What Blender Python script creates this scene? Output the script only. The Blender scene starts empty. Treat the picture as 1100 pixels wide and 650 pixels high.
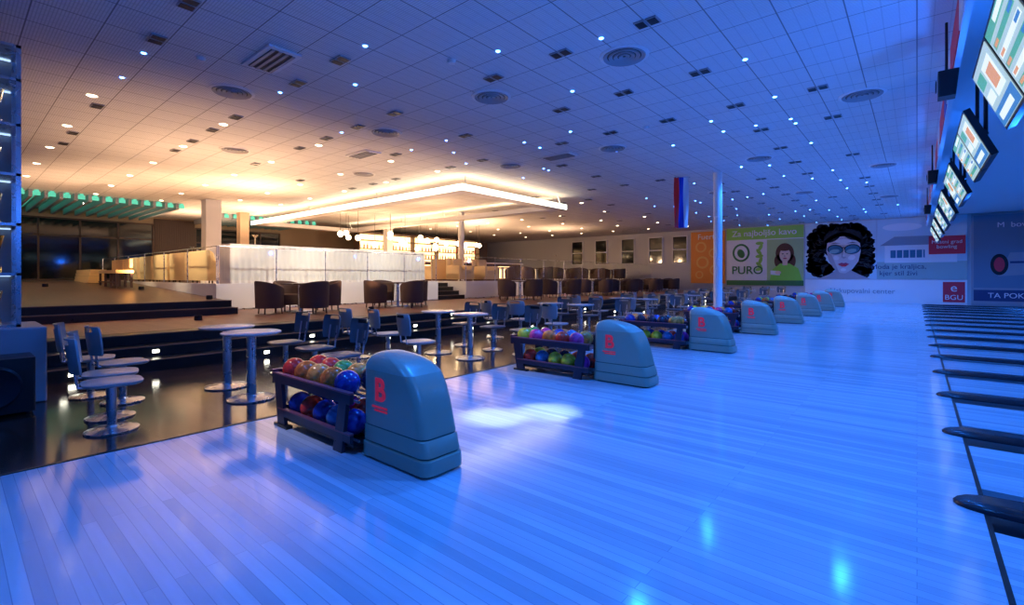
import bpy, bmesh, math, random
from mathutils import Vector, Matrix
random.seed(7)
scene = bpy.context.scene
COL = scene.collection
scene.view_settings.view_transform = 'Standard'
H = 4.43           # ceiling height
PI = math.pi

# ------------------------------------------------------------------ materials
def mat(name, col, rough=0.5, metal=0.0, emit=None, es=0.0, coat=0.0, sample=True):
    m = bpy.data.materials.new(name); m.use_nodes = True
    nt = m.node_tree; b = nt.nodes['Principled BSDF']
    b.inputs['Base Color'].default_value = (*col, 1)
    b.inputs['Roughness'].default_value = rough
    b.inputs['Metallic'].default_value = metal
    b.inputs['Coat Weight'].default_value = coat
    if emit:
        b.inputs['Emission Color'].default_value = (*emit, 1)
        b.inputs['Emission Strength'].default_value = es
        if not sample: m.cycles.emission_sampling = 'NONE'
    else:
        tc = nt.nodes.new('ShaderNodeTexCoord'); n = nt.nodes.new('ShaderNodeTexNoise')
        n.inputs['Scale'].default_value = 9; n.inputs['Detail'].default_value = 4
        mr = nt.nodes.new('ShaderNodeMapRange')
        mr.inputs['To Min'].default_value = max(0.02, rough-0.06); mr.inputs['To Max'].default_value = min(1, rough+0.06)
        nt.links.new(tc.outputs['Object'], n.inputs['Vector'])
        nt.links.new(n.outputs['Fac'], mr.inputs['Value'])
        nt.links.new(mr.outputs['Result'], b.inputs['Roughness'])
    return m

def brick_mat(name, c1, c2, cm, bw, rh, mortar, rough, bump=0.0, offset=0.5, rot=0.0, noise=0.0, spec=0.5):
    m = bpy.data.materials.new(name); m.use_nodes = True
    nt = m.node_tree; b = nt.nodes['Principled BSDF']; L = nt.links
    tc = nt.nodes.new('ShaderNodeTexCoord'); mp = nt.nodes.new('ShaderNodeMapping')
    mp.inputs['Rotation'].default_value = (0, 0, rot)
    br = nt.nodes.new('ShaderNodeTexBrick')
    br.inputs['Scale'].default_value = 1; br.inputs['Brick Width'].default_value = bw
    br.inputs['Row Height'].default_value = rh; br.inputs['Mortar Size'].default_value = mortar
    br.inputs['Color1'].default_value = (*c1, 1); br.inputs['Color2'].default_value = (*c2, 1)
    br.inputs['Mortar'].default_value = (*cm, 1); br.offset = offset
    L.new(tc.outputs['Object'], mp.inputs['Vector']); L.new(mp.outputs['Vector'], br.inputs['Vector'])
    out = br.outputs['Color']
    if noise > 0:
        n = nt.nodes.new('ShaderNodeTexNoise'); n.inputs['Scale'].default_value = 3; n.inputs['Detail'].default_value = 8
        mp2 = nt.nodes.new('ShaderNodeMapping'); mp2.inputs['Scale'].default_value = (0.6, 9, 1)
        L.new(mp.outputs['Vector'], mp2.inputs['Vector']); L.new(mp2.outputs['Vector'], n.inputs['Vector'])
        mx = nt.nodes.new('ShaderNodeMix'); mx.data_type = 'RGBA'; mx.blend_type = 'MULTIPLY'
        mx.inputs['Factor'].default_value = noise
        L.new(out, mx.inputs['A']); L.new(n.outputs['Fac'], mx.inputs['B']); out = mx.outputs['Result']
    L.new(out, b.inputs['Base Color'])
    b.inputs['Roughness'].default_value = rough
    b.inputs['Specular IOR Level'].default_value = spec
    if bump > 0:
        bp = nt.nodes.new('ShaderNodeBump'); bp.inputs['Strength'].default_value = bump; bp.inputs['Distance'].default_value = 0.003
        L.new(br.outputs['Fac'], bp.inputs['Height']); bp.invert = True
        L.new(bp.outputs['Normal'], b.inputs['Normal'])
    return m

M_lane = brick_mat('lane_boards', (0.68,0.78,0.86), (0.46,0.55,0.64), (0.38,0.45,0.54), 2.6, 0.062, 0.002, 0.12, 0.08, 0.37, noise=0.22, spec=0.85)
M_tile = brick_mat('dark_floor_tiles', (0.065,0.036,0.026), (0.04,0.024,0.018), (0.010,0.007,0.006), 0.6, 0.6, 0.004, 0.13, 0.1, 0.0, noise=0.4, spec=0.8)
M_carpet = brick_mat('brown_wood_floor', (0.26,0.12,0.085), (0.20,0.09,0.065), (0.09,0.04,0.03), 1.2, 0.12, 0.003, 0.4, 0.1, 0.4, noise=0.4)
M_ramp = brick_mat('ramp_parquet', (0.14,0.065,0.04), (0.10,0.045,0.03), (0.05,0.025,0.015), 1.0, 0.10, 0.003, 0.3, 0.1, 0.4, noise=0.4)
M_ceil = brick_mat('ceiling_tiles', (0.82,0.82,0.82), (0.78,0.78,0.78), (0.34,0.34,0.34), 0.62, 0.62, 0.008, 0.8, 0.0, 0.0)
def perforate(m):
    nt = m.node_tree; b = nt.nodes['Principled BSDF']; L = nt.links
    src = b.inputs['Base Color'].links[0].from_socket
    tc = nt.nodes.new('ShaderNodeTexCoord')
    br = nt.nodes.new('ShaderNodeTexBrick'); br.offset = 0
    br.inputs['Scale'].default_value = 1; br.inputs['Brick Width'].default_value = 0.155; br.inputs['Row Height'].default_value = 0.031
    br.inputs['Mortar Size'].default_value = 0.006
    br.inputs['Color1'].default_value = (1,1,1,1); br.inputs['Color2'].default_value = (.93,.93,.93,1); br.inputs['Mortar'].default_value = (.6,.6,.6,1)
    mx = nt.nodes.new('ShaderNodeMix'); mx.data_type='RGBA'; mx.blend_type='MULTIPLY'; mx.inputs['Factor'].default_value = 0.6
    L.new(tc.outputs['Object'], br.inputs['Vector']); L.new(src, mx.inputs['A']); L.new(br.outputs['Color'], mx.inputs['B'])
    L.new(mx.outputs['Result'], b.inputs['Base Color'])
perforate(M_ceil)
M_white = mat('white_paint', (0.8,0.8,0.8), 0.6)
M_wallw = mat('wall_plaster', (0.6,0.6,0.6), 0.8)
M_wallwarm = mat('wall_warm', (0.45,0.33,0.22), 0.7)
M_black = mat('black_plastic', (0.012,0.012,0.014), 0.35)
M_step = mat('black_step_stone', (0.010,0.010,0.012), 0.3)
M_edge = mat('step_nosing', (0.16,0.09,0.07), 0.4)
M_metal = mat('brushed_steel', (0.55,0.57,0.6), 0.28, 0.9)
M_seat = mat('grey_plywood', (0.36,0.38,0.38), 0.35, 0.2)
M_seatdark = mat('dark_blue_plywood', (0.09,0.12,0.14), 0.35, 0.1)
M_ttop = mat('table_laminate', (0.40,0.41,0.42), 0.25, 0.1)
M_hood = mat('hood_shell', (0.30,0.34,0.26), 0.34, 0.1, coat=0.35)
M_hood2 = mat('hood_groove', (0.07,0.09,0.08), 0.4)
M_hoodtop = mat('hood_cap', (0.36,0.40,0.32), 0.3, 0.1)
M_red = mat('emblem_red', (0.9,0.03,0.05), 0.4, emit=(0.7,0.02,0.06), es=0.25)
M_rail = mat('rack_rail', (0.035,0.028,0.05), 0.3, 0.2)
M_railedge = mat('rack_rail_trim', (0.22,0.07,0.10), 0.35)
M_tub = mat('tub_fabric', (0.085,0.05,0.042), 0.8)
M_beige = mat('sofa_fabric', (0.75,0.55,0.30), 0.8)
M_yellow = mat('bench_pad', (0.80,0.56,0.22), 0.6)
M_cloth = mat('white_cloth', (0.88,0.87,0.84), 0.9)
M_wood = mat('dark_wood', (0.09,0.045,0.025), 0.4)
M_win = mat('night_window', (0.006,0.008,0.012), 0.06)
M_gutter = mat('gutter_dark', (0.012,0.013,0.02), 0.3)
M_cap = mat('divider_cap', (0.03,0.033,0.045), 0.22, 0.3)
M_dred = mat('ad_red', (0.8,0.04,0.07), 0.5)
M_star = mat('star_led', (1,1,1), 0.5, emit=(0.07,0.25,1.0), es=28, sample=False)
M_warmled = mat('warm_led', (1,1,1), 0.5, emit=(1.0,0.76,0.48), es=10, sample=False)
M_steplight = mat('step_led', (1,1,1), 0.5, emit=(1.0,0.95,0.75), es=14, sample=False)
M_cove = mat('cove_strip', (1,1,1), 0.5, emit=(1.0,1.0,0.76), es=3.6)
M_addcove = mat('added_cove_uplight', (1,1,1), 0.5, emit=(1.0,0.72,0.42), es=13)  # added glow for the canopy top, warms the ceiling above
M_globe = mat('globe_lamp', (1,1,1), 0.5, emit=(1.0,0.70,0.38), es=10)
M_teal = mat('teal_led', (0.1,0.5,0.4), 0.5, emit=(0.10,0.75,0.50), es=0.7, sample=False)
M_bar = mat('bar_backlight', (1,0.7,0.4), 0.5, emit=(1.0,0.62,0.28), es=3.0)
M_addled = mat('added_cabinet_led', (1,1,1), 0.5, emit=(0.5,0.7,1.0), es=1.4)  # added glow to brighten the cabinet interior
M_louv = mat('louver_dark', (0.02,0.02,0.025), 0.5)
M_louvf = mat('louver_frame', (0.35,0.35,0.37), 0.5)
M_gold = mat('trophy_gold', (0.8,0.55,0.2), 0.25, 1.0)
M_silver = mat('trophy_silver', (0.7,0.72,0.75), 0.2, 1.0)
M_block = mat('plinth_grey', (0.34,0.36,0.40), 0.5)

def glass_mat(name, tint, refl=0.05):
    m = bpy.data.materials.new(name); m.use_nodes = True
    nt = m.node_tree; nt.nodes.clear(); L = nt.links
    o = nt.nodes.new('ShaderNodeOutputMaterial'); t = nt.nodes.new('ShaderNodeBsdfTransparent')
    g = nt.nodes.new('ShaderNodeBsdfGlossy'); mx = nt.nodes.new('ShaderNodeMixShader')
    mx.inputs['Fac'].default_value = refl
    t.inputs['Color'].default_value = (*tint, 1); g.inputs['Roughness'].default_value = 0.03
    L.new(t.outputs[0], mx.inputs[1]); L.new(g.outputs[0], mx.inputs[2])
    L.new(mx.outputs[0], o.inputs['Surface'])
    return m
M_glass = glass_mat('railing_glass', (0.97,0.985,0.98), 0.025)

def emi(name,c,s): return mat(name,(0.02,0.02,0.02),0.25,emit=c,es=s,sample=False)
S_bg=emi('screen_bg',(0.55,0.78,0.85),.75); S_wh=emi('screen_white',(0.85,0.97,1.0),.95); S_gr=emi('screen_green',(0.12,0.55,0.40),.7)
S_or=emi('screen_orange',(0.9,0.42,0.16),.8); S_bl=emi('screen_blue',(0.05,0.25,0.65),.8)

# ------------------------------------------------------------------ mesh builder
class MB:
    def __init__(s): s.v=[]; s.f=[]; s.m=[]; s.s=[]; s.mats=[]
    def mi(s, m):
        if m not in s.mats: s.mats.append(m)
        return s.mats.index(m)
    def add(s, vs, fs, m, smooth=False, M=None):
        o = len(s.v); k = s.mi(m)
        for v in vs:
            v = Vector(v)
            s.v.append(M @ v if M else v)
        for f in fs: s.f.append([i+o for i in f]); s.m.append(k); s.s.append(smooth)
    def box(s, x0,x1,y0,y1,z0,z1, m, M=None):
        vs=[(x0,y0,z0),(x1,y0,z0),(x1,y1,z0),(x0,y1,z0),(x0,y0,z1),(x1,y0,z1),(x1,y1,z1),(x0,y1,z1)]
        s.add(vs,[(3,2,1,0),(4,5,6,7),(0,1,5,4),(1,2,6,5),(2,3,7,6),(3,0,4,7)],m,False,M)
    def lathe(s, prof, c, m, seg=20, M=None):
        vs=[]; fs=[]; n=len(prof)
        for i in range(seg):
            a=2*PI*i/seg
            for r,z in prof: vs.append((c[0]+r*math.cos(a), c[1]+r*math.sin(a), c[2]+z))
        for i in range(seg):
            j=(i+1)%seg
            for k in range(n-1): fs.append((i*n+k, j*n+k, j*n+k+1, i*n+k+1))
        s.add(vs,fs,m,True,M)
    def sphere(s, c, r, m, seg=20, rings=12):
        s.lathe([(max(1e-4,r*math.sin(PI*k/rings)), -r*math.cos(PI*k/rings)) for k in range(rings+1)], c, m, seg)
    def tube(s, p0, p1, r, m, seg=10):
        p0=Vector(p0); p1=Vector(p1); d=p1-p0; l=d.length
        q=d.to_track_quat('Z','Y').to_matrix().to_4x4(); q.translation=p0
        s.lathe([(1e-4,0),(r,0),(r,l),(1e-4,l)],(0,0,0),m,seg,q)
    def prism(s, poly, y0, y1, m, M=None):
        n=len(poly); vs=[(x,y0,z) for x,z in poly]+[(x,y1,z) for x,z in poly]
        fs=[tuple(range(n)), tuple(range(2*n-1,n-1,-1))]+[(i,i+n,(i+1)%n+n,(i+1)%n) for i in range(n)]
        s.add(vs,fs,m,False,M)
    def rrect(s, x0,x1,y0,y1,z0,z1,r,m,M=None,seg=5):
        s.loft([(z0,x0,x1,y0,y1,r),(z1,x0,x1,y0,y1,r)],m,M,seg)
    def loft(s, levels, m, M=None, seg=5):
        vs=[];fs=[];n=4*(seg+1)
        for z,x0,x1,y0,y1,r in levels:
            r=min(r,(x1-x0)/2-1e-4,(y1-y0)/2-1e-4)
            for cx,cy,a0 in ((x1-r,y1-r,0),(x0+r,y1-r,PI/2),(x0+r,y0+r,PI),(x1-r,y0+r,1.5*PI)):
                for k in range(seg+1):
                    a=a0+PI/2*k/seg; vs.append((cx+r*math.cos(a),cy+r*math.sin(a),z))
        for l in range(len(levels)-1):
            for i in range(n):
                j=(i+1)%n; fs.append((l*n+i,l*n+j,(l+1)*n+j,(l+1)*n+i))
        fs.append(tuple(reversed(range(n)))); fs.append(tuple(range((len(levels)-1)*n,len(levels)*n)))
        s.add(vs,fs,m,True,M)
    def mesh(s, name, recalc=True):
        me=bpy.data.meshes.new(name); me.from_pydata([tuple(v) for v in s.v],[],s.f)
        for m in s.mats: me.materials.append(m)
        for p,k,sm in zip(me.polygons,s.m,s.s): p.material_index=k; p.use_smooth=sm
        bm=bmesh.new(); bm.from_mesh(me)
        if recalc: bmesh.ops.recalc_face_normals(bm, faces=bm.faces)
        for e in bm.edges:
            if len(e.link_faces)==2 and e.calc_face_angle(0)>math.radians(38): e.smooth=False
        bm.to_mesh(me); bm.free()
        return me
    def obj(s, name, loc=(0,0,0), rz=0, bevel=0, parent=None):
        return place(s.mesh(name), name, loc, rz, bevel, parent)
def place(me, name, loc=(0,0,0), rz=0, bevel=0, parent=None):
    o=bpy.data.objects.new(name, me); COL.objects.link(o); o.location=loc; o.rotation_euler=(0,0,rz)
    if bevel:
        b=o.modifiers.new('bevel','BEVEL'); b.width=bevel; b.segments=2; b.limit_method='ANGLE'
    if parent: o.parent=parent
    return o
def empty(name, loc=(0,0,0), rz=0):
    o=bpy.data.objects.new(name,None); COL.objects.link(o); o.location=loc; o.rotation_euler=(0,0,rz); o.empty_display_size=0.2
    return o
def text(name, body, size, loc, m, parent=None, rot=(PI/2,0,0), ext=0.002, bold=0.0):
    c=bpy.data.curves.new(name,'FONT'); c.body=body; c.size=size; c.extrude=ext; c.align_x='CENTER'; c.align_y='CENTER'; c.offset=bold
    c.materials.append(m); o=bpy.data.objects.new(name,c); COL.objects.link(o); o.location=loc; o.rotation_euler=rot
    if parent: o.parent=parent
    return o
def spot(name, loc, power, col, angle=120, blend=0.6, rad=0.05, target=None):
    l=bpy.data.lights.new(name,'SPOT'); l.energy=power; l.color=col; l.spot_size=math.radians(angle); l.spot_blend=blend; l.shadow_soft_size=rad
    o=bpy.data.objects.new(name,l); COL.objects.link(o); o.location=loc
    if target is not None: o.rotation_euler=(Vector(target)-Vector(loc)).to_track_quat('-Z','Y').to_euler()
    return o
def point(name, loc, power, col, rad=0.1):
    l=bpy.data.lights.new(name,'POINT'); l.energy=power; l.color=col; l.shadow_soft_size=rad
    o=bpy.data.objects.new(name,l); COL.objects.link(o); o.location=loc
    return o
def slab(name, x0,x1,y0,y1,z0,z1,m,bevel=0):
    b=MB(); b.box(x0,x1,y0,y1,z0,z1,m); return b.obj(name,bevel=bevel)

# ------------------------------------------------------------------ shell
YF=32.0; YN=-3.0; XW=-30.0; XE=19.0; XA=-4.87; XFOUL=0.31
slab('floor_approach', XA, XFOUL-0.012, YN, YF, -0.1, 0, M_lane)
slab('floor_lounge', -8.6, XA, YN, YF, -0.1, -0.004, M_tile)
slab('trim_approach_edge', XA-0.03, XA, YN, YF, -0.004, 0.006, M_black)
b=MB()
b.box(XFOUL-0.012, XFOUL+0.012, YN, YF, -0.1, 0.001, M_black)
for n in range(-3,18):
    yc=2.28+1.75*n
    y0=yc+0.35; y1=yc+1.40
    if y1<YF: b.box(XFOUL+0.012, XE, y0, y1, -0.1, 0, M_lane)
    if yc+0.35<YF: b.box(XFOUL+0.012, XE, yc-0.35, yc+0.35, -0.16, -0.07, M_gutter)
b.obj('floor_lanes')
def divider_mesh():
    b=MB(); L=18.4; vs=[];fs=[]
    st=[(0.0,0.02,0.012),(0.02,0.06,0.025),(0.06,0.09,0.038),(0.14,0.115,0.05),(0.3,0.125,0.055),(L,0.125,0.055)]
    N=12
    for x,w,h in st:
        for i in range(N+1):
            a=PI*i/N; vs.append((x, -w*math.cos(a), (h)*min(1,math.sin(a)*1.35)))
    for k in range(len(st)-1):
        for i in range(N): fs.append((k*(N+1)+i,(k+1)*(N+1)+i,(k+1)*(N+1)+i+1,k*(N+1)+i+1))
    fs.append(tuple(range(N+1)))
    b.add(vs,fs,M_cap,True)
    return b.mesh('lane_divider')
dm=divider_mesh()
for n in range(-1,17): place(dm,'lane_divider',(0.17,2.28+1.75*n,0.001))

slab('ceiling', XW, 0.36, YN, YF, H, H+0.1, M_ceil)
slab('ceiling_lanes', 0.36, XE, YN, YF, H, H+0.1, M_white)
b=MB(); b.box(XW-0.2, XE, YF, YF+0.2, -0.1, H+0.1, M_wallw); b.obj('wall_far')
b=MB(); b.box(XW-0.2, XW, YN, YF, -0.1, H+0.1, M_wallwarm); b.obj('wall_left')
b=MB(); b.box(XE, XE+0.2, YN, YF, -0.1, H+0.1, M_black); b.obj('wall_pin_deck')

b=MB()
b.box(0.345,0.40,YN,YF-0.2,3.93,H-0.002,M_white)
cols=[M_dred,M_white,mat('ad_blue',(0.05,0.1,0.5),0.5),M_dred,M_white]
y=0.0;i=0
while y<31:
    w=[1.7,1.1,0.8,2.0,1.3][i%5]; b.box(0.335,0.345,y,min(y+w-0.05,31.5),3.96,H-0.04,cols[i%5]); y+=w; i+=1
b.obj('advertising_bulkhead')

b=MB(); zs=[0.16,0.32,0.48]
for i,z in enumerate(zs):
    x1=-8.6-0.36*i
    b.box(-9.7,x1,YN,YF-0.02,-0.1 if i==0 else zs[i-1],z-0.012,M_step)
    b.box(x1-0.34,x1+0.01,YN,YF-0.02,z-0.012,z,M_step)
    b.box(x1-0.03,x1+0.014,YN,YF-0.02,z-0.012,z+0.002,M_edge)
b.obj('floor_steps')
b=MB()
for i in range(3):
    x1=-8.6-0.36*i; z=[0.08,0.24,0.40][i]
    for k in range(12):
        yy=1.1+1.0*(i%2)+2.5*k
        b.box(x1,x1+0.012,yy-0.04,yy+0.04,z-0.022,z+0.022,M_steplight)
b.obj('step_lights')
slab('floor_terrace', -14.15, -9.7, YN, YF-0.02, -0.1, 0.48, M_carpet)
def platform(y0,y1):
    b=MB(); b.box(XW+0.01,-14.25,y0+0.1,y1,0.0,1.12,M_carpet)
    b.box(-14.25,-14.13,y0,y1,0.0,1.2,M_white); b.box(XW+0.01,-14.25,y0,y0+0.1,0.0,1.2,M_white)
    b.box(-14.14,-14.12,y0,y1,0.48,0.52,M_metal)
    return b
platform(4.63,12.3).obj('floor_platform')
platform(13.8,YF-0.02).obj('floor_platform')
b=MB()
for i in range(4):
    z=0.48+0.16*(i+1); b.box(-16.4,-14.2-0.34*i,12.31,13.79,z-0.16 if i else 0.3,z,M_step); b.box(-14.23-0.34*i,-14.19-0.34*i,12.31,13.79,z-0.01,z+0.003,M_edge)
b.box(XW+0.01,-16.4,12.3,13.8,0.3,1.12,M_carpet)
b.obj('floor_platform_stairs')
b=MB()
b.box(-13.2,-12.6,YN,4.6,0.48,0.64,M_step); b.box(-12.64,-12.59,YN,4.6,0.63,0.645,M_edge)
b.box(-13.6,-13.0,YN,4.6,0.64,0.80,M_step); b.box(-13.04,-12.99,YN,4.6,0.79,0.805,M_edge)
b.prism([(-13.6,0.48),(-13.6,0.80),(-24.0,1.2),(-29.98,1.22),(-29.98,0.48)],YN,4.6,M_ramp)
b.obj('floor_entrance_ramp')

# ------------------------------------------------------------------ glass railing
def railing(p0,p1,z,n,name='glass_railing'):
    b=MB(); p0=Vector(p0);p1=Vector(p1); d=(p1-p0)
    for i in range(n+1):
        p=p0+d*(i/n); b.tube((p.x,p.y,z),(p.x,p.y,z+1.0),0.016,M_metal,8)
    ux=d.normalized()
    for i in range(n):
        a=p0+d*(i/n)+ux*0.06; c=p0+d*((i+1)/n)-ux*0.06; w=Vector((-ux.y,ux.x))*0.006
        vs=[(a.x-w.x,a.y-w.y,z+0.08),(c.x-w.x,c.y-w.y,z+0.08),(c.x+w.x,c.y+w.y,z+0.08),(a.x+w.x,a.y+w.y,z+0.08)]
        vs+=[(x,y,z+0.96) for x,y,_ in vs]
        b.add(vs,[(3,2,1,0),(4,5,6,7),(0,1,5,4),(1,2,6,5),(2,3,7,6),(3,0,4,7)],M_glass)
    b.tube((p0.x,p0.y,z+1.0),(p1.x,p1.y,z+1.0),0.014,M_metal,8)
    return b.obj(name)
railing((-14.19,4.7),(-14.19,12.25),1.2,5)
railing((-28.5,4.68),(-14.25,4.68),1.2,6)
railing((-14.19,13.85),(-14.19,31.8),1.2,10)

# ------------------------------------------------------------------ columns
def column(x,y,w,z0,m,name='support_column',rnd=False):
    b=MB()
    if rnd: b.lathe([(w,0),(w,H-z0)],(x,y,z0),m,24); b.lathe([(w+.03,0),(w+.03,0.08),(w,0.1)],(x,y,z0),M_metal,24)
    else:
        b.box(x-w,x+w,y-w,y+w,z0,H,m); b.box(x-w-.02,x+w+.02,y-w-.02,y+w+.02,z0,z0+.12,m); b.box(x-w-.015,x+w+.015,y-w-.015,y+w+.015,H-.06,H,m)
    return b.obj(name)
column(-4.45,14.6,0.12,0,M_white,rnd=True)
column(-21.6,6.9,0.27,1.12,M_white)
column(-16.6,15.9,0.14,1.12,M_white,rnd=True)
column(-24.6,9.2,0.2,1.12,M_wallwarm)
column(-24,17.0,0.2,1.12,M_white)

# ------------------------------------------------------------------ ball return
balls_cols=[(0.9,0.05,0.03),(0.9,0.2,0.03),(0.02,0.05,0.35),(0.9,0.32,0.06),(0.3,0.02,0.28),(0.1,0.40,0.1),(0.02,0.02,0.05),(0.8,0.06,0.28),(0.03,0.2,0.5),(0.75,0.7,0.05)]
def ballmat(i,c):
    m=bpy.data.materials.new('ball_swirl_%d'%i); m.use_nodes=True; nt=m.node_tree; bb=nt.nodes['Principled BSDF']
    tc=nt.nodes.new('ShaderNodeTexCoord'); n=nt.nodes.new('ShaderNodeTexNoise'); n.inputs['Scale'].default_value=7; n.inputs['Distortion'].default_value=2
    r=nt.nodes.new('ShaderNodeValToRGB'); r.color_ramp.elements[0].position=.4; r.color_ramp.elements[1].position=.65
    r.color_ramp.elements[0].color=(*c,1); r.color_ramp.elements[1].color=(c[0]*.5,c[1]*.5,c[2]*.5,1)
    nt.links.new(tc.outputs['Object'],n.inputs['Vector']); nt.links.new(n.outputs['Fac'],r.inputs[0]); nt.links.new(r.outputs[0],bb.inputs['Base Color'])
    bb.inputs['Roughness'].default_value=0.12; bb.inputs['Coat Weight'].default_value=0.3
    return m
BM=[ballmat(i,c) for i,c in enumerate(balls_cols)]
def hood_mesh():
    b=MB()
    def X1(z):
        t=[(0,0.0),(.12,-.005),(.3,-.045),(.5,-.10),(.62,-.145),(.70,-.20),(.76,-.29),(.80,-.40),(.835,-.55)]
        for (a,c),(d,e) in zip(t,t[1:]):
            if z<=d: return c+(e-c)*(z-a)/(d-a)
        return t[-1][1]
    def lv(z,g=0,w=.175,x0=-.77,r=.07): return (z,x0-g,X1(z)+g,-w-g,w+g,r)
    b.loft([lv(0,-.02),lv(.02,-.02)],M_black)
    b.loft([lv(.02,.012),lv(.12,.012),lv(.13,0)],M_hood)
    b.loft([lv(.13,-.004),lv(.142,-.004)],M_hood2)
    b.loft([lv(.142,.006),lv(.25,.004),lv(.258,-.002)],M_hood)
    b.loft([lv(.258,-.005),lv(.27,-.005)],M_hood2)
    L=[lv(.27),lv(.4),lv(.5),lv(.6),lv(.66),lv(.70)]
    b.loft(L,M_hood)
    b.loft([lv(.70),lv(.735,0,.172),(.765,-.765,X1(.765),-.16,.16,.07),(.79,-.75,X1(.79),-.148,.148,.07),(.812,-.73,X1(.812),-.125,.125,.07),(.828,-.70,X1(.828)-.02,-.095,.095,.07),(.835,-.66,-.57,-.06,.06,.04)],M_hoodtop)
    b.rrect(-.80,-.768,-.13,.13,.30,.62,.01,M_black)
    return b.mesh('hood')
def rack_mesh():
    b=MB()
    xa,xb=-2.12,-.79
    for sy in (-1,1):
        y=sy*.255
        b.box(xa,xb,y-.018,y+.018,.40,.475,M_rail); b.box(xa-.01,xb,y-.022,y+.022,.475,.49,M_railedge)
        b.box(xa+.1,xb,y-.015,y+.015,.10,.16,M_rail); b.box(xa+.1,xb,y-.02,y+.02,.16,.172,M_railedge)
        for q in (.05,.19):
            b.tube((xa+.02,sy*q,.405),(xb,sy*q,.405),.011,M_metal,8)
            b.tube((xa+.12,sy*q,.10),(xb,sy*q,.10),.011,M_metal,8)
        b.prism([(xa+.10,0),(xa+.24,0),(xa+.16,.42),(xa+.03,.42)],y-.016,y+.016,M_rail)
        b.prism([(xb-.25,0),(xb-.12,0),(xb-.05,.42),(xb-.16,.42)],y-.016,y+.016,M_rail)
        b.box(xa+.05,xa+.3,y-.03,y+.03,0,.025,M_black)
    b.box(xa-.02,xa+.015,-.27,.27,.38,.50,M_rail); b.box(xa-.025,xa+.02,-.275,.275,.50,.512,M_railedge)
    b.box(xa+.08,xa+.11,-.26,.26,.08,.18,M_rail)
    b.box(xa+.1,xb,-.24,.24,.06,.08,M_black)
    b.box(-1.5,-1.46,-.24,.24,.37,.395,M_black)
    return b.mesh('rack')
def balls_mesh(seed,order=None):
    rnd=random.Random(seed); b=MB(); r=.108
    k=0
    for i in range(5):
        for y in (-.12,.12):
            c=BM[order[k%len(order)]] if order else rnd.choice([BM[0],BM[1],BM[3],BM[2],BM[8],BM[7],BM[9],BM[6]])
            b.sphere((-2.0+i*.232+rnd.uniform(-.004,.004),y,.415+.09),r,c); k+=1
    for i in range(5):
        for y in (-.12,.12):
            c=rnd.choice([BM[2],BM[8],BM[4],BM[6],BM[0],BM[9]] if seed>1 else [BM[2],BM[8],BM[4],BM[2],BM[0]])
            b.sphere((-1.88+i*.226,y,.11+.09),r,c)
    return b.mesh('balls')
hm=hood_mesh(); rm=rack_mesh()
bms=[balls_mesh(1,[0,0,1,0,3,5,1,3,2,6]),balls_mesh(2,[9,5,7,7,1,2,0,8,7,3]),balls_mesh(3),balls_mesh(4)]
for n in range(8):
    e=empty('ball_return',(-2.54,2.28+3.5*n,0))
    h=place(hm,'hood',parent=e); h.scale=(1,1,.965); place(rm,'rack',parent=e); place(bms[n] if n<2 else bms[2+n%2],'balls',parent=e)
    text('emblem','B',.24,(-.53,-.179,.53),M_red,e,ext=.003,bold=.006)
    bb=MB(); bb.box(-.63,-.44,-.180,-.1755,.40,.415,M_red); bb.box(-.60,-.44,-.180,-.1755,.375,.388,M_red); bb.obj('emblem_frame',parent=e)

# ------------------------------------------------------------------ bowler tables and chairs
def table_mesh():
    b=MB(); b.lathe([(.001,.735),(.295,.735),(.31,.745),(.31,.757),(.295,.765),(.001,.765)],(0,0,0),M_ttop,32)
    b.lathe([(.05,.02),(.05,.70),(.12,.72),(.12,.735)],(0,0,0),M_metal,18)
    b.lathe([(.001,0),(.25,0),(.25,.012),(.22,.022),(.06,.04),(.05,.05)],(0,0,0),M_metal,28)
    return b.mesh('pedestal_table')
def chair_mesh(ms):
    b=MB()
    b.lathe([(.001,0),(.2,0),(.2,.012),(.17,.02),(.05,.035),(.035,.05),(.035,.40),(.1,.415)],(0,0,0),M_metal,20)
    b.loft([(.415,-.19,.2,-.19,.19,.12),(.425,-.21,.215,-.205,.205,.13),(.445,-.215,.22,-.21,.21,.13),(.452,-.20,.205,-.195,.195,.12)],ms)
    for y in (-.09,.09):
        b.tube((-.1,y,.41),(-.235,y,.43),.011,M_metal,8); b.tube((-.235,y,.43),(-.275,y,.72),.011,M_metal,8)
    vs=[];fs=[];N=10;rows=[(.55,.17),(.60,.20),(.70,.215),(.80,.215),(.845,.20),(.86,.17)]
    for t in (0,.016):
        for z,w in rows:
            for i in range(N+1):
                u=-1+2*i/N; y=u*w; x=-.27-(z-.55)*.12+.06*u*u-t; vs.append((x,y,z))
    R=len(rows);S=R*(N+1)
    for r in range(R-1):
        for i in range(N):
            if 2<=i<=N-3 and r==3: continue
            a=r*(N+1)+i; fs.append((a,a+1,a+N+2,a+N+1)); fs.append((S+a,S+a+N+1,S+a+N+2,S+a+1))
    for i in range(N):
        fs.append((i,S+i,S+i+1,i+1)); a=(R-1)*(N+1)+i; fs.append((a,a+1,S+a+1,S+a))
    for r in range(R-1):
        a=r*(N+1); fs.append((a,a+N+1,S+a+N+1,S+a)); a+=N; fs.append((a,S+a,S+a+N+1,a+N+1))
    b.add(vs,fs,ms,True)
    return b.mesh('bowling_chair')
tm=table_mesh(); cm=chair_mesh(M_seat); cm2=chair_mesh(M_seatdark)
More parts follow.
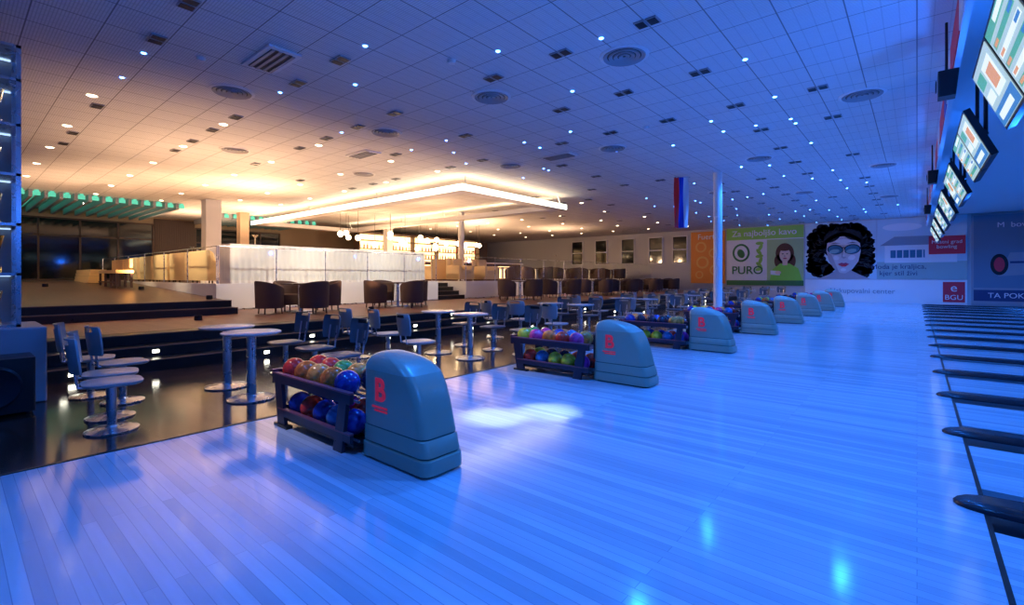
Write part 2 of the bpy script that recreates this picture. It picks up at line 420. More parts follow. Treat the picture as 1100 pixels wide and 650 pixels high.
for n in range(8):
    y0=2.26+3.5*n
    place(tm,'pedestal_table',(-5.8,y0,0)); place(tm,'pedestal_table',(-6.67,y0+.05,0))
    for j,x in enumerate((-5.57,-6.1,-6.75,-7.35)):
        if n>0 and j==1: continue
        place(cm,'bowling_chair',(x,y0-1.28+(.0,.08,.3,.12)[j]*1,0),PI/2+random.uniform(-.25,.25))
    for x in (-5.35,-6.15,-7.0):
        place(cm2,'bowling_chair',(x,y0+(.85 if x>-5.5 else .98)+random.uniform(-.05,.05),0),-PI/2+random.uniform(-.2,.2))

# ------------------------------------------------------------------ tub chairs + low tables
def tub_mesh():
    b=MB(); N=22; a0=math.radians(50); a1=math.radians(310)
    vs=[];fs=[]
    for i in range(N+1):
        a=a0+(a1-a0)*i/N; t=abs(i/N-.5)*2; top=.80-.16*t**2
        for r,z in ((.33,.14),(.35,top-.03),(.335,top),(.28,top),(.265,top-.03),(.26,.14)):
            vs.append((r*math.cos(a),r*math.sin(a),z))
    for i in range(N):
        for k in range(6): fs.append((i*6+k,(i+1)*6+k,(i+1)*6+(k+1)%6,i*6+(k+1)%6))
    fs.append(tuple(range(6))); fs.append(tuple(N*6+k for k in range(5,-1,-1)))
    b.add(vs,fs,M_tub,True)
    b.lathe([(.001,.16),(.29,.16),(.29,.40),(.27,.44),(.001,.45)],(0.02,0,0),M_tub,24)
    for x,y in ((.2,.2),(.2,-.2),(-.2,.2),(-.2,-.2)): b.tube((x,y,0),(x*.95,y*.95,.17),.018,M_wood,8)
    return b.mesh('tub_armchair')
tub=tub_mesh()
def cafe_table():
    b=MB(); b.box(-.35,.35,-.35,.35,.70,.735,M_wood); b.box(-.04,.04,-.04,.04,.03,.70,M_metal); b.box(-.24,.24,-.24,.24,0,.03,M_metal)
    return b.mesh('cafe_table')
ct=cafe_table()
def group(x,y,z):
    place(ct,'cafe_table',(x,y,z))
    for dx,dy in ((.72,0),(-.72,0),(0,.75),(0,-.75)):
        place(tub,'tub_armchair',(x+dx,y+dy,z),math.atan2(-dy,-dx)+random.uniform(-.2,.2))
for y in (5.9,8.9,14.8,17.6,20.4,23.2,26.0,28.8): group(-12.1,y,.48)
for y in (18.2,21,23.8,26.6,29.4): group(-16.0,y,1.12)
for x,y in ((-17.5,21),(-19.5,27)): group(x-1,y,1.12)

# ------------------------------------------------------------------ sofas, bench, draped counter
def sofa_mesh(w):
    b=MB()
    b.rrect(-.42,.42,-w/2,w/2,.12,.32,.06,M_beige)
    n=max(1,int(w/.75))
    for i in range(n):
        y0=-w/2+.17+(w-.34)*i/n; y1=-w/2+.17+(w-.34)*(i+1)/n
        b.loft([(.32,-.25,.40,y0+.01,y1-.01,.05),(.44,-.25,.42,y0+.005,y1-.005,.06),(.47,-.23,.39,y0+.03,y1-.03,.06)],M_beige)
        b.loft([(.46,-.30,-.12,y0+.01,y1-.01,.05),(.80,-.36,-.20,y0+.01,y1-.01,.06),(.86,-.34,-.25,y0+.03,y1-.03,.04)],M_beige)
    b.loft([(.12,-.45,-.28,-w/2,w/2,.05),(.84,-.48,-.33,-w/2,w/2,.05),(.88,-.46,-.36,-w/2+.02,w/2-.02,.04)],M_beige)
    for s in (-1,1):
        y0,y1=sorted((s*w/2,s*(w/2-.17))); b.loft([(.12,-.45,.43,y0,y1,.05),(.58,-.45,.43,y0,y1,.05),(.62,-.43,.40,y0+.03,y1-.03,.04)],M_beige)
        for x in (-.36,.36): b.tube((x,s*(w/2-.1),0),(x,s*(w/2-.1),.13),.025,M_wood,8)
    return b.mesh('beige_sofa')
s1=sofa_mesh(1.7); s2=sofa_mesh(.9)
for x,y,me,rz in ((-17.0,5.5,s1,PI/2),(-19.0,5.5,s1,PI/2),(-21.0,5.5,s1,PI/2),(-23.4,5.6,s1,PI/2),(-25.6,5.6,s1,PI/2),(-17.2,7.9,s2,-PI/2),(-19.2,7.8,s2,-PI/2),
                  (-15.3,14.6,s2,0),(-17.0,14.5,s2,PI),(-18.6,14.8,s1,0),(-15.3,16.2,s2,0)):
    o=place(me,'beige_sofa' if me is s1 else 'beige_armchair',(x,y,1.12),rz); o.scale=(1,1,1.2)
b=MB()
b.box(-1.3,1.3,-.22,.22,.40,.50,M_yellow)
for x in (-1.2,-.4,.4,1.2):
    for y in (-.18,.18): b.box(x-.03,x+.03,y-.03,y+.03,-.05,.40,M_wood)
for x in (-.85,0,.85): b.rrect(x-.38,x+.38,.12,.22,.50,.85,.04,M_yellow)
b.box(-1.3,1.3,-.22,-.18,.1,.14,M_wood)
b.obj('padded_bench',(-20.0,3.6,1.09),0)
b=MB()
for i in range(4):
    b.box(-1.4,1.4,-.25+.02*i,.25,.12*i-.03,.12*i+.085,M_yellow)
b.obj('seat_cushion_stack',(-23.6,3.5,1.19),0)
def draped():
    b=MB(); vs=[];fs=[]; n=420; L=7.0; hgt=1.2; W=.8
    path=[]
    tot=2*(L+W)
    for i in range(n):
        s=i/n*tot
        if s<L: p=(0,s); nn=(1,0)
        elif s<L+W: p=(-(s-L),L); nn=(0,1)
        elif s<2*L+W: p=(-W,L-(s-L-W)); nn=(-1,0)
        else: p=(-W+(s-2*L-W),0); nn=(0,-1)
        path.append((p,nn,s))
    for (p,nn,s) in path:
        for z,a in ((0.01,.028),(.5,.018),(hgt-.02,.010),(hgt,0)):
            o=a*math.sin(s*2*PI/.17)+a*.4*math.sin(s*11.3)
            vs.append((p[0]+nn[0]*o,p[1]+nn[1]*o,z))
    for i in range(n):
        j=(i+1)%n
        for k in range(3): fs.append((i*4+k,j*4+k,j*4+k+1,i*4+k+1))
    fs.append(tuple(i*4+3 for i in range(n)))
    b.add(vs,fs,M_cloth,True)
    return b.obj('draped_buffet_counter',(-14.8,5.2,1.12))
draped()

# ------------------------------------------------------------------ bar area
b=MB()
b.box(-.35,.35,0,9,0,1.05,M_wood); b.box(-.45,.45,-.1,9.1,1.05,1.12,M_white); b.box(.35,.37,.2,8.8,.15,.9,M_bar)
b.obj('bar_counter',(-20.5,15.8,1.12))
b=MB()
b.box(-.5,-.3,0,10,0,3.0,M_wood)
b.box(-.3,-.28,.1,9.9,.9,2.8,M_bar)
for z in (.9,1.4,1.9,2.4,2.85): b.box(-.28,.1,0,10,z,z+.04,M_wood)
for k in range(6): b.box(-.28,.1,k*2-.03,k*2+.03,0,2.9,M_wood)
b.box(-.28,.15,0,10,0,.9,M_wood)
for z in (.94,1.44,1.94):
    for k in range(38):
        y=.15+k*.257+random.uniform(-.04,.04)
        if abs(y%2)<.1: continue
        h=random.uniform(.24,.34); m=random.choice([M_wood,M_dred,M_gold,M_seatdark,M_white])
        b.lathe([(.001,0),(.04,0),(.04,h*.6),(.014,h*.78),(.014,h),(.001,h)],(-.08,y,z),m,8)
b.obj('backlit_bottle_shelf',(-24.9,15.6,1.12))
b=MB(); gl=[]
for i in range(22):
    x=-20.5+random.uniform(-1.6,1.6); y=11.6+i*.46; z=3.1+random.uniform(-.2,.4)
    b.sphere((x,y,z),.13,M_globe,14,8); b.tube((x,y,z+.12),(x,y,H),.008,M_black,6); gl.append((x,y,z))
b.obj('globe_pendant_cluster')
cx0,cx1,cy0,cy1=-25.2,-10.2,9.8,15.3
b=MB(); z0,z1=3.93,4.12
b.box(cx0,cx1,cy0,cy0+.5,z0,z1,M_white); b.box(cx1-.5,cx1,cy0+.5,cy1,z0,z1,M_white)
b.box(cx0,cx0+.5,cy0+.5,cy1,z0,z1,M_white); b.box(cx0+.5,cx1-.5,cy1-.4,cy1,z0,z1,M_white)
b.box(cx0,cx1,cy0-.012,cy0,z0,z1,M_cove); b.box(cx1,cx1+.012,cy0,cy1,z0,z1,M_cove)
b.box(cx0+.1,cx1-.1,cy0+.1,cy0+.2,z1,z1+.015,M_addcove); b.box(cx1-.2,cx1-.1,cy0+.2,cy1-.1,z1,z1+.015,M_addcove)  # upward strips are added to throw warm light on the ceiling
b.box(cx0+.1,cx1-.6,cy1-.2,cy1-.1,z1,z1+.015,M_addcove)
for x,y in ((-24.5,9.95),(-20,9.95),(-15,9.95),(-10.4,9.95),(-10.4,15),(-24.9,15),(-17,15.1)):
    b.tube((x,y+.18,z1),(x,y+.18 if y<10 else y,H),.02,M_metal,8)
b.obj('cove_light_canopy')
for (xa,xb,ya,yb,n) in ((-29.5,-23.5,.3,6.6,16),(-29.5,-25.5,8.6,13.4,12)):
    b=MB()
    for i in range(n):
        y=ya+(yb-ya)*i/n; b.box(xa,xb,y,y+.10,H-.26,H-.002,M_block); b.box(xa,xb,y+.16,y+.26,H-.06,H-.003,M_teal); b.box(xb,xb+.01,y+.10,y+.3,H-.2,H-.06,M_teal)
    b.obj('teal_lit_ceiling_beams')

def window(x0,x1,y0,y1,z0,z1,n,axis,name):
    b=MB(); f=.07
    if axis=='x':
        b.box(XW+.005,XW+.03,y0,y1,z0,z1,M_win)
        for i in range(n+1):
            y=y0+(y1-y0)*i/n; b.box(XW+.005,XW+.09,y-f/2,y+f/2,z0,z1,M_wood)
        for z in (z0,z1,z0+(z1-z0)*.72): b.box(XW+.005,XW+.09,y0,y1,z-f/2,z+f/2,M_wood)
    else:
        b.box(x0,x1,YF-.03,YF-.005,z0,z1,M_win)
        for i in range(n+1):
            x=x0+(x1-x0)*i/n; b.box(x-f/2,x+f/2,YF-.09,YF-.005,z0,z1,M_white)
        for z in (z0,z1,(z0+z1)*.5): b.box(x0,x1,YF-.09,YF-.005,z-f/2,z+f/2,M_white)
    b.obj(name)
window(0,0,-1.5,6.9,1.25,4.05,6,'x','window_1')
window(0,0,8.8,13.3,1.25,4.0,4,'x','window_2')
for i,x in enumerate((-20.3,-18.2,-16.0,-13.9,-12.2)): window(x-.5,x+.5,0,0,2.3,4.1,1,'y','window_%d'%(i+3))
b=MB()
for i in range(40):
    yy=6.95+i*.045; b.box(XW+.03,XW+.09+.03*(i%2),yy,yy+.045,1.2,4.35,M_wood)
b.obj('brown_curtain')

# ------------------------------------------------------------------ billboards on far wall
def flatmat(n,c,r=.55): return mat(n,c,r)
A_or=flatmat('ad_orange',(0.95,0.32,0.05)); A_wh=flatmat('ad_white',(0.9,0.92,0.9)); A_gr=flatmat('ad_green',(0.35,0.72,0.12)); A_dg=flatmat('ad_darkgreen',(0.05,0.22,0.07))
A_sk=flatmat('ad_skin',(0.9,0.66,0.5)); A_skb=flatmat('ad_pale_face',(0.68,0.60,0.58)); A_skd=flatmat('ad_face_shade',(0.48,0.40,0.40)); A_skl=flatmat('ad_face_light',(0.85,0.78,0.76)); A_hair=flatmat('ad_hair',(0.008,0.008,0.010)); A_hair2=flatmat('ad_hair_sheen',(0.045,0.05,0.05)); A_lip=flatmat('ad_lips',(0.5,0.05,0.12))
A_sky=flatmat('ad_sky',(0.6,0.75,0.78)); A_gl=flatmat('ad_glasses',(0.05,0.20,0.30)); A_gl2=flatmat('ad_glasses_tint',(0.25,0.5,0.5)); A_brown=flatmat('ad_brown',(0.12,0.05,0.03)); A_navy=flatmat('ad_navy',(0.04,0.06,0.16)); A_gray=flatmat('ad_gray',(0.3,0.36,0.40))
A_or2=flatmat('ad_orange_light',(1.0,0.55,0.15))
class AD(MB):
    def __init__(s,y=YF-.06): super().__init__(); s.y=y
    def poly(s,pts,l,m):
        n=len(pts); y=s.y-.006*l; s.add([(x,y,z) for x,z in pts],[tuple(range(n))],m)
    def rect(s,x0,x1,z0,z1,l,m): s.poly([(x0,z0),(x1,z0),(x1,z1),(x0,z1)],l,m)
    def ell(s,cx,cz,rx,rz,l,m,rot=0,n=28):
        P=[]
        for i in range(n):
            a=2*PI*i/n; x=rx*math.cos(a); z=rz*math.sin(a); P.append((cx+x*math.cos(rot)-z*math.sin(rot),cz+x*math.sin(rot)+z*math.cos(rot)))
        s.poly(P,l,m)
    def fin(s,name):
        me=s.mesh(name,False); return place(me,name)
YB=YF-.005
a=AD(); a.box(-11.45,-9.3,a.y,YB,.95,4.3,A_or)
for cx,cz,r in ((-10.8,3.3,.35),(-10.0,2.9,.3),(-10.7,2.3,.4),(-9.9,1.8,.35),(-10.9,1.5,.25)): a.ell(cx,cz,r,r,1,A_or2); a.ell(cx,cz,r*.7,r*.7,2,A_or)
p=a.fin('orange_poster'); text('caption','Fuerte',.5,(-10.35,YF-.08,3.95),A_wh,p)
a=AD(); a.box(-9.2,-4.98,a.y,YB,.85,4.38,A_wh)
a.rect(-9.2,-4.98,3.65,4.38,1,A_gr)
a.ell(-8.35,2.85,.5,.56,1,A_dg); a.ell(-8.35,2.85,.38,.44,2,A_wh); a.ell(-8.35,2.8,.2,.28,3,A_dg,rot=.4)
for k in range(7): a.ell(-7.3+.05*math.sin(k*2),3.4-.26*k,.22,.1,1,A_gr,rot=k*1.1)
a.rect(-9.2,-4.98,.85,1.15,1,A_dg)
a.rect(-6.9,-4.98,1.15,3.6,1,flatmat('ad_leaf',(0.45,0.65,0.3)))
a.ell(-5.95,2.75,.48,.60,2,A_brown); a.ell(-6.25,2.3,.25,.4,2,A_brown); a.ell(-5.6,2.3,.22,.4,2,A_brown)
a.poly([(-6.75,1.15),(-6.6,1.8),(-6.2,2.15),(-5.7,2.15),(-5.25,1.85),(-5.05,1.15)],3,flatmat('ad_sweater',(0.3,0.75,0.08)))
a.rect(-6.07,-5.8,2.05,2.4,4,A_sk); a.ell(-5.93,2.65,.29,.40,5,A_sk); a.ell(-6.05,2.72,.045,.028,6,A_hair); a.ell(-5.82,2.72,.045,.028,6,A_hair); a.ell(-5.93,2.45,.1,.035,6,A_lip); a.poly([(-5.96,2.68),(-5.99,2.55),(-5.90,2.54)],6,A_skd)
a.ell(-5.95,3.02,.3,.13,6,A_brown)
a.poly([(-6.7,1.5),(-6.2,1.45),(-6.2,1.7),(-6.7,1.75)],6,A_wh); a.ell(-6.3,1.62,.16,.1,7,A_sk)
p=a.fin('coffee_advert_billboard'); text('headline','Za najboljšo kavo',.5,(-7.1,YF-.085,4.02),A_wh,p,bold=.006); text('logo_text','PURO',.68,(-8.0,YF-.09,1.75),A_dg,p,bold=.008)
# portrait of a woman with sunglasses
a=AD(); a.box(-4.92,-1.64,a.y,YB,1.25,4.4,A_sky)
random.seed(3)
def inb(cx,cz,r): return -4.9+r<cx<-1.66-r and 1.27+r<cz<4.39-r
for i in range(620):
    an=random.uniform(-.40*PI,1.38*PI); rr=random.uniform(.5,1.0); cx=-3.25+1.75*rr*math.cos(an); cz=2.7+1.7*rr*math.sin(an); r=random.uniform(.05,.24)
    if inb(cx,cz,r): a.ell(cx,cz,r,r*.85,1,A_hair,n=14)
for i in range(120):
    an=random.uniform(-.3*PI,1.3*PI); rr=random.uniform(.65,.98); cx=-3.2+1.45*rr*math.cos(an); cz=2.75+1.5*rr*math.sin(an)
    if inb(cx,cz,.12): a.ell(cx,cz,.11,.018,2,A_hair2,rot=an+random.uniform(-.8,.8),n=10)
a.ell(-3.2,3.3,1.0,.98,1,A_hair)
a.poly([(-4.3,1.26),(-3.75,1.5),(-3.48,1.7),(-3.45,2.2),(-2.75,2.2),(-2.72,1.7),(-2.3,1.45),(-1.9,1.26)],3,A_skd)
a.poly([(-3.84,3.35),(-3.88,2.8),(-3.78,2.3),(-3.55,1.86),(-3.22,1.58),(-3.0,1.56),(-2.68,1.8),(-2.42,2.22),(-2.32,2.75),(-2.36,3.3),(-2.66,3.62),(-3.1,3.72),(-3.52,3.62)],4,A_skb)
a.poly([(-3.88,2.8),(-3.78,2.3),(-3.55,1.86),(-3.3,1.65),(-3.48,2.15),(-3.64,2.6)],5,A_skd)
a.ell(-3.1,3.28,.4,.16,5,A_skl); a.ell(-2.72,2.42,.17,.13,5,A_skl,rot=.5); a.ell(-3.42,2.42,.14,.12,5,A_skl,rot=-.5); a.ell(-3.1,1.76,.13,.08,5,A_skl)
a.ell(-3.6,3.62,.46,.28,5,A_hair,rot=.6); a.ell(-2.7,3.66,.46,.26,5,A_hair,rot=-.45)
for i in range(26):
    t=i/25; cx=-3.95+1.65*t; cz=3.3+.42*math.sin(PI*t); a.ell(cx,cz,.10,.13,6,A_hair,n=10)
for s,cx in ((1,-3.47),(-1,-2.70)):
    a.ell(cx,2.88,.37,.27,6,A_hair,rot=-.12*s); a.ell(cx,2.87,.33,.235,7,A_gl,rot=-.12*s); a.ell(cx-.04,2.78,.24,.11,8,A_gl2,rot=.2)
    a.poly([(cx-.28,3.19),(cx,3.27),(cx+.26,3.20),(cx,3.22)],6,A_brown)
a.rect(-3.16,-3.0,2.95,3.0,7,A_hair)
a.poly([(-3.13,2.85),(-3.2,2.45),(-3.08,2.36),(-2.95,2.43),(-3.04,2.5)],5,A_skd); a.poly([(-3.08,2.85),(-3.12,2.5),(-3.04,2.46),(-3.03,2.85)],6,A_skl)
a.poly([(-3.36,2.06),(-3.18,2.15),(-3.08,2.12),(-2.98,2.15),(-2.82,2.06),(-3.08,2.03)],6,A_lip); a.poly([(-3.34,2.05),(-3.08,2.03),(-2.84,2.05),(-3.0,1.93),(-3.16,1.93)],6,M_dred)
p=a.fin('sunglasses_portrait_billboard')
a=AD(); a.box(-1.62,1.86,a.y,YB,1.25,4.4,A_sky)
a.ell(-.6,3.95,.8,.2,1,A_wh); a.rect(-1.62,1.86,1.25,2.15,1,flatmat('ad_ground',(0.4,0.55,0.5)))
a.rect(-1.3,1.5,2.1,3.0,2,A_wh); a.poly([(-1.5,3.0),(-.9,3.45),(.9,3.45),(1.7,3.0)],2,A_gray); a.rect(-1.1,.3,2.35,2.75,3,A_gl)
for k in range(6): a.rect(-1.1+k*.26,-1.06+k*.26,2.3,2.8,4,A_wh)
a.rect(.45,1.8,2.5,3.4,5,M_dred)
p=a.fin('building_advert_billboard'); text('sign_text','Mestni grad\nbowling',.24,(1.12,YF-.1,2.98),A_wh,p); text('slogan','Moda je kraljica,\nkjer stil živi',.34,(-.75,YF-.08,1.72),A_navy,p)
a=AD(); a.box(-4.92,1.86,a.y,YB,.0,1.22,A_wh); a.rect(.98,1.78,.12,1.12,1,M_dred)
p=a.fin('slogan_board'); text('slogan','Nakupovalni center',.36,(-2.3,YF-.075,.6),A_gray,p); text('logo_text','BGU',.34,(1.38,YF-.08,.35),A_wh,p); text('logo_mark','e',.55,(1.38,YF-.08,.82),A_wh,p)
a=AD(); a.box(2.0,6.6,a.y,YB,.001,4.38,A_gray); a.rect(2.08,6.52,.22,.75,1,A_navy); a.rect(2.08,6.52,.85,4.3,1,flatmat('ad_dusk',(0.16,0.26,0.34)))
a.poly([(2.9,1.4),(5.5,1.6),(6.3,2.6),(3.3,2.5)],2,A_gray); a.ell(2.95,1.95,.3,.5,3,A_hair); a.ell(2.95,1.95,.18,.34,4,M_dred); a.rect(3.3,6.2,2.0,2.1,3,A_navy)
p=a.fin('bowling_advert_panel'); text('caption','TA POKAL SLOVENIJE',.34,(4.2,YF-.08,.48),A_wh,p); text('headline','M  bowling studio',.34,(4.1,YF-.08,3.8),A_wh,p)

# ------------------------------------------------------------------ flag
b=MB()
M_fw=mat('flag_white',(.85,.85,.85),.8); M_fb=mat('flag_blue',(.02,.06,.6),.8); M_fr=mat('flag_red',(.95,.03,.03),.8)
for k,m in enumerate((M_fr,M_fb,M_fw)):
    vs=[];fs=[];N=8;R=14
    for r in range(R+1):
        for i in range(N+1):
            u=(k+i/N)/3; z=-1.5*r/R; vs.append((.42*(u-.5),.04*math.sin(u*9+r*.35),z))
    for r in range(R):
        for i in range(N): q=r*(N+1)+i; fs.append((q,q+1,q+N+2,q+N+1))
    b.add(vs,fs,m,True)
b.tube((-.26,0,.01),(.26,0,.01),.014,M_metal,8); b.tube((-.2,0,.01),(-.2,0,.08),.006,M_metal,6); b.tube((.2,0,.01),(.2,0,.08),.006,M_metal,6)
b.obj('national_flag',(-5.38,14.2,H-.085),math.radians(40))

# ------------------------------------------------------------------ monitors over the foul line
tilt=math.atan2(.236,.55)
MR=Matrix.Rotation(-tilt,4,'Y')
def screen_mesh(k):
    s=MB(); s.box(-.006,-.001,-.51,.51,-.285,.285,S_bg)
    def R(y0,y1,z0,z1,m,l=1): s.add([(-.006-.0015*l,y0,z0),(-.006-.0015*l,y1,z0),(-.006-.0015*l,y1,z1),(-.006-.0015*l,y0,z1)],[(0,1,2,3)],m)
    if k==0:
        R(-.51,.51,.21,.285,S_gr); R(-.48,.1,.225,.27,S_wh,2)
        for i in range(5): R(-.46,.46,.12-.09*i,.17-.09*i,S_wh if i%2 else S_gr); R(-.44,-.25,.13-.09*i,.16-.09*i,S_bl,2); R(.25,.42,.13-.09*i,.16-.09*i,S_or,2)
    else:
        R(-.51,.51,-.285,-.12,S_bl); R(-.40,.05,-.08,.22,S_wh); R(-.34,-.02,-.02,.16,S_or,2); R(.12,.46,.1,.22,S_gr); R(.12,.46,-.06,.04,S_wh); R(-.3,.4,-.24,-.17,S_wh,2)
    return s.mesh('screen',False)
scr=[screen_mesh(0),screen_mesh(1)]
for n in range(-1,7):
    yfar=6.75+3.5*n
    e=empty('score_monitor_pair',(.55,yfar-1.12,3.12))
    b=MB()
    for dy in (-.56,.56):
        b.box(.0,.07,dy-.545,dy+.545,-.315,.315,M_black,MR)
        b.box(.055,.10,dy-.2,dy+.2,-.15,.15,M_black,MR)
    b.box(.07,.12,-.9,.9,-.03,.03,M_black,MR)
    for dy in (-.56,.56): b.tube((.12,dy,0),(.12,dy,H-3.12),.022,M_black,8)
    b.obj('housing',parent=e)
    for q,dy in enumerate((-.56,.56)):
        o=place(scr[(q+n)%2],'screen',(0,dy,0),parent=e); o.rotation_euler=(0,-tilt,0)
sp=MB(); sp.loft([(-.15,-.08,.08,-.10,.10,.02),(.15,-.08,.11,-.12,.12,.02)],M_black); sp.lathe([(.001,0),(.07,0),(.08,.01)],(0,0,0),M_gutter,16,Matrix.Translation((-.09,0,0))@Matrix.Rotation(-PI/2,4,'Y')); sp.tube((0,0,.15),(0,0,H-3.68),.014,M_black,8)
spm=sp.mesh('loudspeaker')
for y in (7.75,14.75,21.75): place(spm,'loudspeaker',(.27,y,3.68))

# ------------------------------------------------------------------ ceiling fixtures
def diffuser():
    b=MB()
    for r0,r1 in ((.02,.07),(.09,.14),(.16,.21),(.23,.28)): b.lathe([(r0,-.012),(r1,-.03),(r1+.008,-.012)],(0,0,0),M_louvf,28)
    b.lathe([(.001,-.003),(.3,-.003)],(0,0,0),M_louv,28); b.lathe([(.285,-.004),(.29,-.02),(.33,-.012),(.335,-.001)],(0,0,0),M_white,28)
    return b.mesh('round_air_diffuser')
dfm=diffuser()
for x,y in ((-8.6,3.05),(-5.5,5.97),(-3.08,6.04),(-8.55,6.0),(-.7,9.9),(-5.5,10.2),(-3.1,13.5),(-.7,16.5),(-8.5,10.0),(-12.5,4.5),(-12.5,8),(-3.1,20),(-.8,23),(-5.5,18)):
    place(dfm,'round_air_diffuser',(x,y,H))
b=MB(); b.box(-.45,.45,-.22,.22,-.03,-.001,M_white); b.box(-.38,.38,-.16,.16,-.034,-.029,M_louv)
for k in range(4): b.box(-.38,.38,-.15+k*.09,-.11+k*.09,-.045,-.03,M_louvf)
vm=b.mesh('air_vent_cassette')
place(vm,'air_vent_cassette',(-6.9,2.95,H)); place(vm,'air_vent_cassette',(-6.9,10.0,H)); place(vm,'air_vent_cassette',(-10.5,6.7,H))
bl=MB(); bs=MB(); bw=MB(); rl=random.Random(11)
rows=[0.0+1.83*i for i in range(18)]
for ri,y in enumerate(rows):
    y=y-.08
    for i in range(0,12):
        x=-1.22-1.24*i
        if x<-15: continue
        if rl.random()<(.62 if x>-8 else .4):
            for dx in (-.075,.075):
                bl.box(x+dx-.065,x+dx+.065,y-.085,y+.085,H-.02,H-.001,M_louvf); bl.box(x+dx-.052,x+dx+.052,y-.07,y+.07,H-.024,H-.019,M_louv)
        xs=-1.84-1.24*i+.0
        if xs>-10.5 and rl.random()<.5:
            yy=y+rl.choice((0,0,.62,1.24)); bs.lathe([(.001,-.01),(.020,-.01),(.030,-.001)],(xs,yy,H),M_star,12)
for i in range(22):
    x=rl.uniform(-9.8,-.6); y=rl.uniform(6,30); bs.lathe([(.001,-.01),(.02,-.01),(.030,-.001)],(round(x/.62)*.62,round(y/.62)*.62,H),M_star,10)
for x in (-11.2,-13.7,-16.2,-18.7,-21.2,-23.7):
    for y in (1.6,3.6,5.6,7.6,9.2,17,20,23,26,29):
        bw.lathe([(.001,-.012),(.05,-.012),(.075,-.001)],(x+(.6 if int(y)%2 else 0),y,H),M_warmled,14)
bl.obj('recessed_ceiling_louvers'); bs.obj('ceiling_star_lights'); bw.obj('warm_downlights')
b=MB(); b.lathe([(.001,-.05),(.05,-.045),(.06,-.001)],(0,0,0),M_white,16); sm=b.mesh('smoke_detector')
for x,y in ((-5.0,4.6),(-7.6,2.3),(-4.2,9.2)): place(sm,'smoke_detector',(x,y,H))

# ------------------------------------------------------------------ trophy cabinet, plinth, subwoofer
slab('display_plinth',-8.45,-7.42,-1.6,.74,0,.83,M_block,.015)
b=MB(); x0,x1,y0,y1,z0,z1=-8.2,-7.6,-1.0,.55,.83,3.95
for x in (x0,x1-.04):
    for y in (y0,y1-.04): b.box(x,x+.04,y,y+.04,z0,z1,M_metal)
for z in (z0,1.4,1.95,2.5,3.05,3.55,z1-.03): b.box(x0,x1,y0,y1,z,z+.03,M_metal)
for z in (1.4,1.95,2.5,3.05,3.55,z1-.03): b.box(x0+.06,x0+.09,y0+.05,y1-.05,z-.012,z-.001,M_addled)  # added glowing strips under the shelves
b.box(x1-.03,x1-.022,y0+.04,y1-.04,z0+.03,z1-.03,M_glass); b.box(x0+.04,x1-.04,y1-.03,y1-.022,z0+.03,z1-.03,M_glass)
b.box(x0+.005,x0+.02,y0+.04,y1-.04,z0,z1-.03,M_block)
rt=random.Random(5)
for z in (.86,1.43,1.98,2.53,3.08):
    for k in range(6):
        m=rt.choice([M_gold,M_silver,M_silver]); s=rt.uniform(.9,1.3)
        b.lathe([(.001,0),(.06*s,0),(.06*s,.05*s),(.02*s,.07*s),(.014*s,.16*s),(.05*s,.21*s),(.075*s,.33*s),(.07*s,.33*s),(.001,.22*s)],(-7.85+rt.uniform(-.12,.08),y0+.17+k*.235,z),m,14)
b.obj('trophy_cabinet')
b=MB(); b.rrect(-7.35,-6.85,0.0,.6,.03,.57,.02,M_black); b.lathe([(.001,.01),(.1,.012),(.19,.035),(.21,.02),(.21,0)],(0,0,0),M_gutter,24,Matrix.Translation((-6.85,.3,.3))@Matrix.Rotation(PI/2,4,'Y'))
for x in (-7.3,-6.9):
    for y in (.05,.55): b.lathe([(.02,0),(.02,.03)],(x,y,0),M_black,8)
b.obj('subwoofer')

# ------------------------------------------------------------------ lights
BL=(0.018,0.20,1.0)
for n in range(9):
    y=0.6+3.5*n
    for x in (-1.1,-3.6): spot('blue_downlight',(x,y,H-.06),(240 if n==0 else 400)*(.8 if x<-3 else 1),BL,140,.8,.06)
for n in range(5): spot('blue_lane_light',(3.5,2+6.5*n,H-.06),540,BL,150,.8,.06)
for n in range(4): spot('lounge_light',(-6.6,4+7*n,H-.06),85,(0.6,0.7,1.0),100,.8,.06)
spot('added_rack_light',(-6.2,.6,H-.06),300,(1.0,0.84,0.68),22,.8,.05,(-4.4,2.3,.4))  # added warm spot so the red balls show under blue light
for k in range(1,4): spot('added_rack_light',(-6.2,.6+3.5*k,H-.06),190,(1.0,0.86,0.72),20,.8,.05,(-4.4,2.3+3.5*k,.4))  # same added spot for the next racks
spot('follow_spot',(-3.0,4.0,H-.08),1000,(0.75,0.92,1.0),11,.9,.03,(-3.2,3.5,0))
spot('follow_spot',(-3.0,4.0,H-.08),1000,(0.75,0.92,1.0),11,.9,.03,(-2.9,4.0,0))
for n in range(6): spot('added_blue_uplight',(.9,1.5+5.5*n,2.75),120,(0.015,0.16,1.0),160,.9,.1,(-2.5,1.5+5.5*n,H))  # added lamps without fixtures, tint the ceiling blue
W=(1.0,0.62,0.34)
for x,y,z in gl[::4]: point('globe_light',(x,y,z-.2),170,W,.1)
for x in (-12.5,-17.5,-23):
    for y in (2.0,7.0,18,25): spot('warm_downlight_lamp',(x,y,H-.06),(230 if y<3 else 380)*(.85 if x>-13 else 1),(1.0,.68,.43),105,.8,.05)
for y in (6.2,8.8,11.4): spot('added_counter_spot',(-12.0,y,H-.06),420,(1.0,.90,.74),75,.9,.05,(-14.8,y,1.5))  # added spots to brighten the draped counter
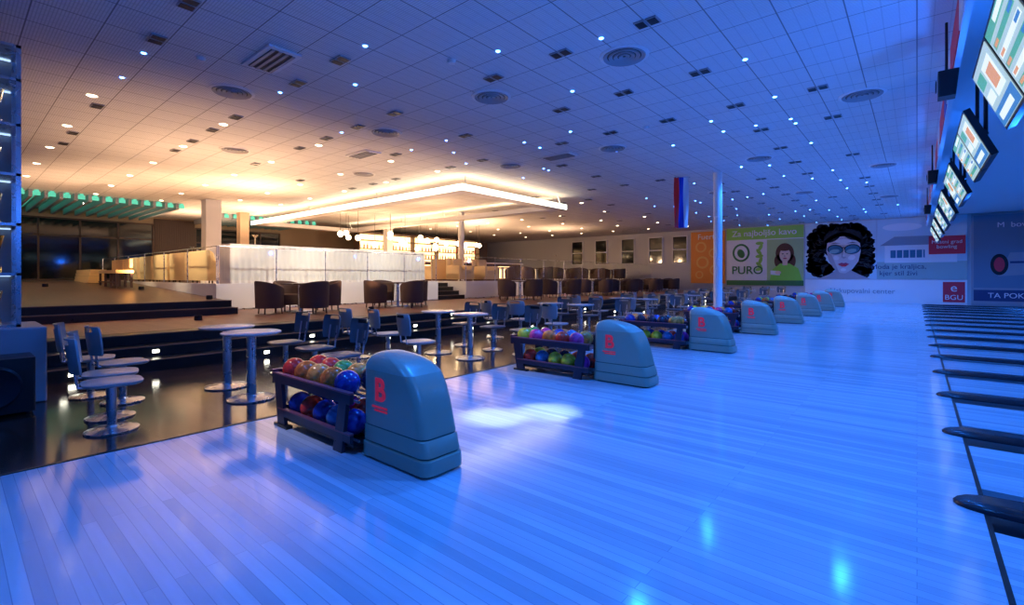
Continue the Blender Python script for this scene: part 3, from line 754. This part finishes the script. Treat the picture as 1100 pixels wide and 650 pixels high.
for x in (-17,-20.5,-24.5): spot('added_sofa_spot',(x,3.2,H-.06),600,(1.0,.78,.48),50,.8,.05,(x,5.6,1.6))  # added spots to brighten the sofas
for y in (15,20,25): spot('terrace_spotlight',(-12.0,y,H-.06),240,(1.0,.78,.58),80,.8,.05,(-14.5,y,1))
def torch(x,y,z,p):  # invented standing lamp, added to light the ceiling peach
    b=MB(); b.lathe([(.001,0),(.14,0),(.14,.02),(.015,.04),(.015,1.55),(.10,1.66),(.095,1.66),(.012,1.57)],(0,0,0),M_metal,16); b.obj('added_torchiere',(x,y,z))
    spot('added_torchiere_light',(x,y,z+1.68),p,(1.0,0.59,0.33),160,.7,.05,(x,y,H+3))
for x,y,p in ((-16.9,6.7,430),(-22.6,8.9,430),(-26,7.5,380),(-15.2,12.9,140),(-18.5,18.6,320),(-17.5,25.0,280)):
    torch(x,y,1.12,p)
def can(x,y,z,p):  # invented can on the floor, added to warm the ceiling
    b=MB(); b.lathe([(.001,0),(.07,0),(.075,.02),(.07,.10),(.06,.10),(.055,.05),(.001,.05)],(0,0,0),M_black,18); b.obj('added_floor_uplight',(x,y,z))
    spot('added_floor_uplight_lamp',(x,y,z+.12),p,(1.0,0.57,0.31),112,.9,.05,(x-1.2,y,H+3))
for x,y,z,p in ((-11.4,3.4,.48,420),(-13.75,4.35,.81,480),(-18.2,3.9,.985,560),(-11.2,7.4,.48,400),(-11.2,11.9,.48,320),(-20.5,2.0,1.07,380)): can(x,y,z,p)
w=bpy.data.worlds.new('World'); scene.world=w; w.use_nodes=True
w.node_tree.nodes['Background'].inputs[0].default_value=(0.02,0.13,0.8,1); w.node_tree.nodes['Background'].inputs[1].default_value=0.25

# ------------------------------------------------------------------ camera
cd=bpy.data.cameras.new('camera'); cam=bpy.data.objects.new('camera',cd); COL.objects.link(cam)
cam.location=(0,0,1.39); cam.rotation_euler=(PI/2,0,math.radians(40.19))
cd.sensor_width=36; cd.lens=36*515/1100; cd.shift_y=-28/1100; cd.clip_start=.05; cd.clip_end=200
scene.camera=cam
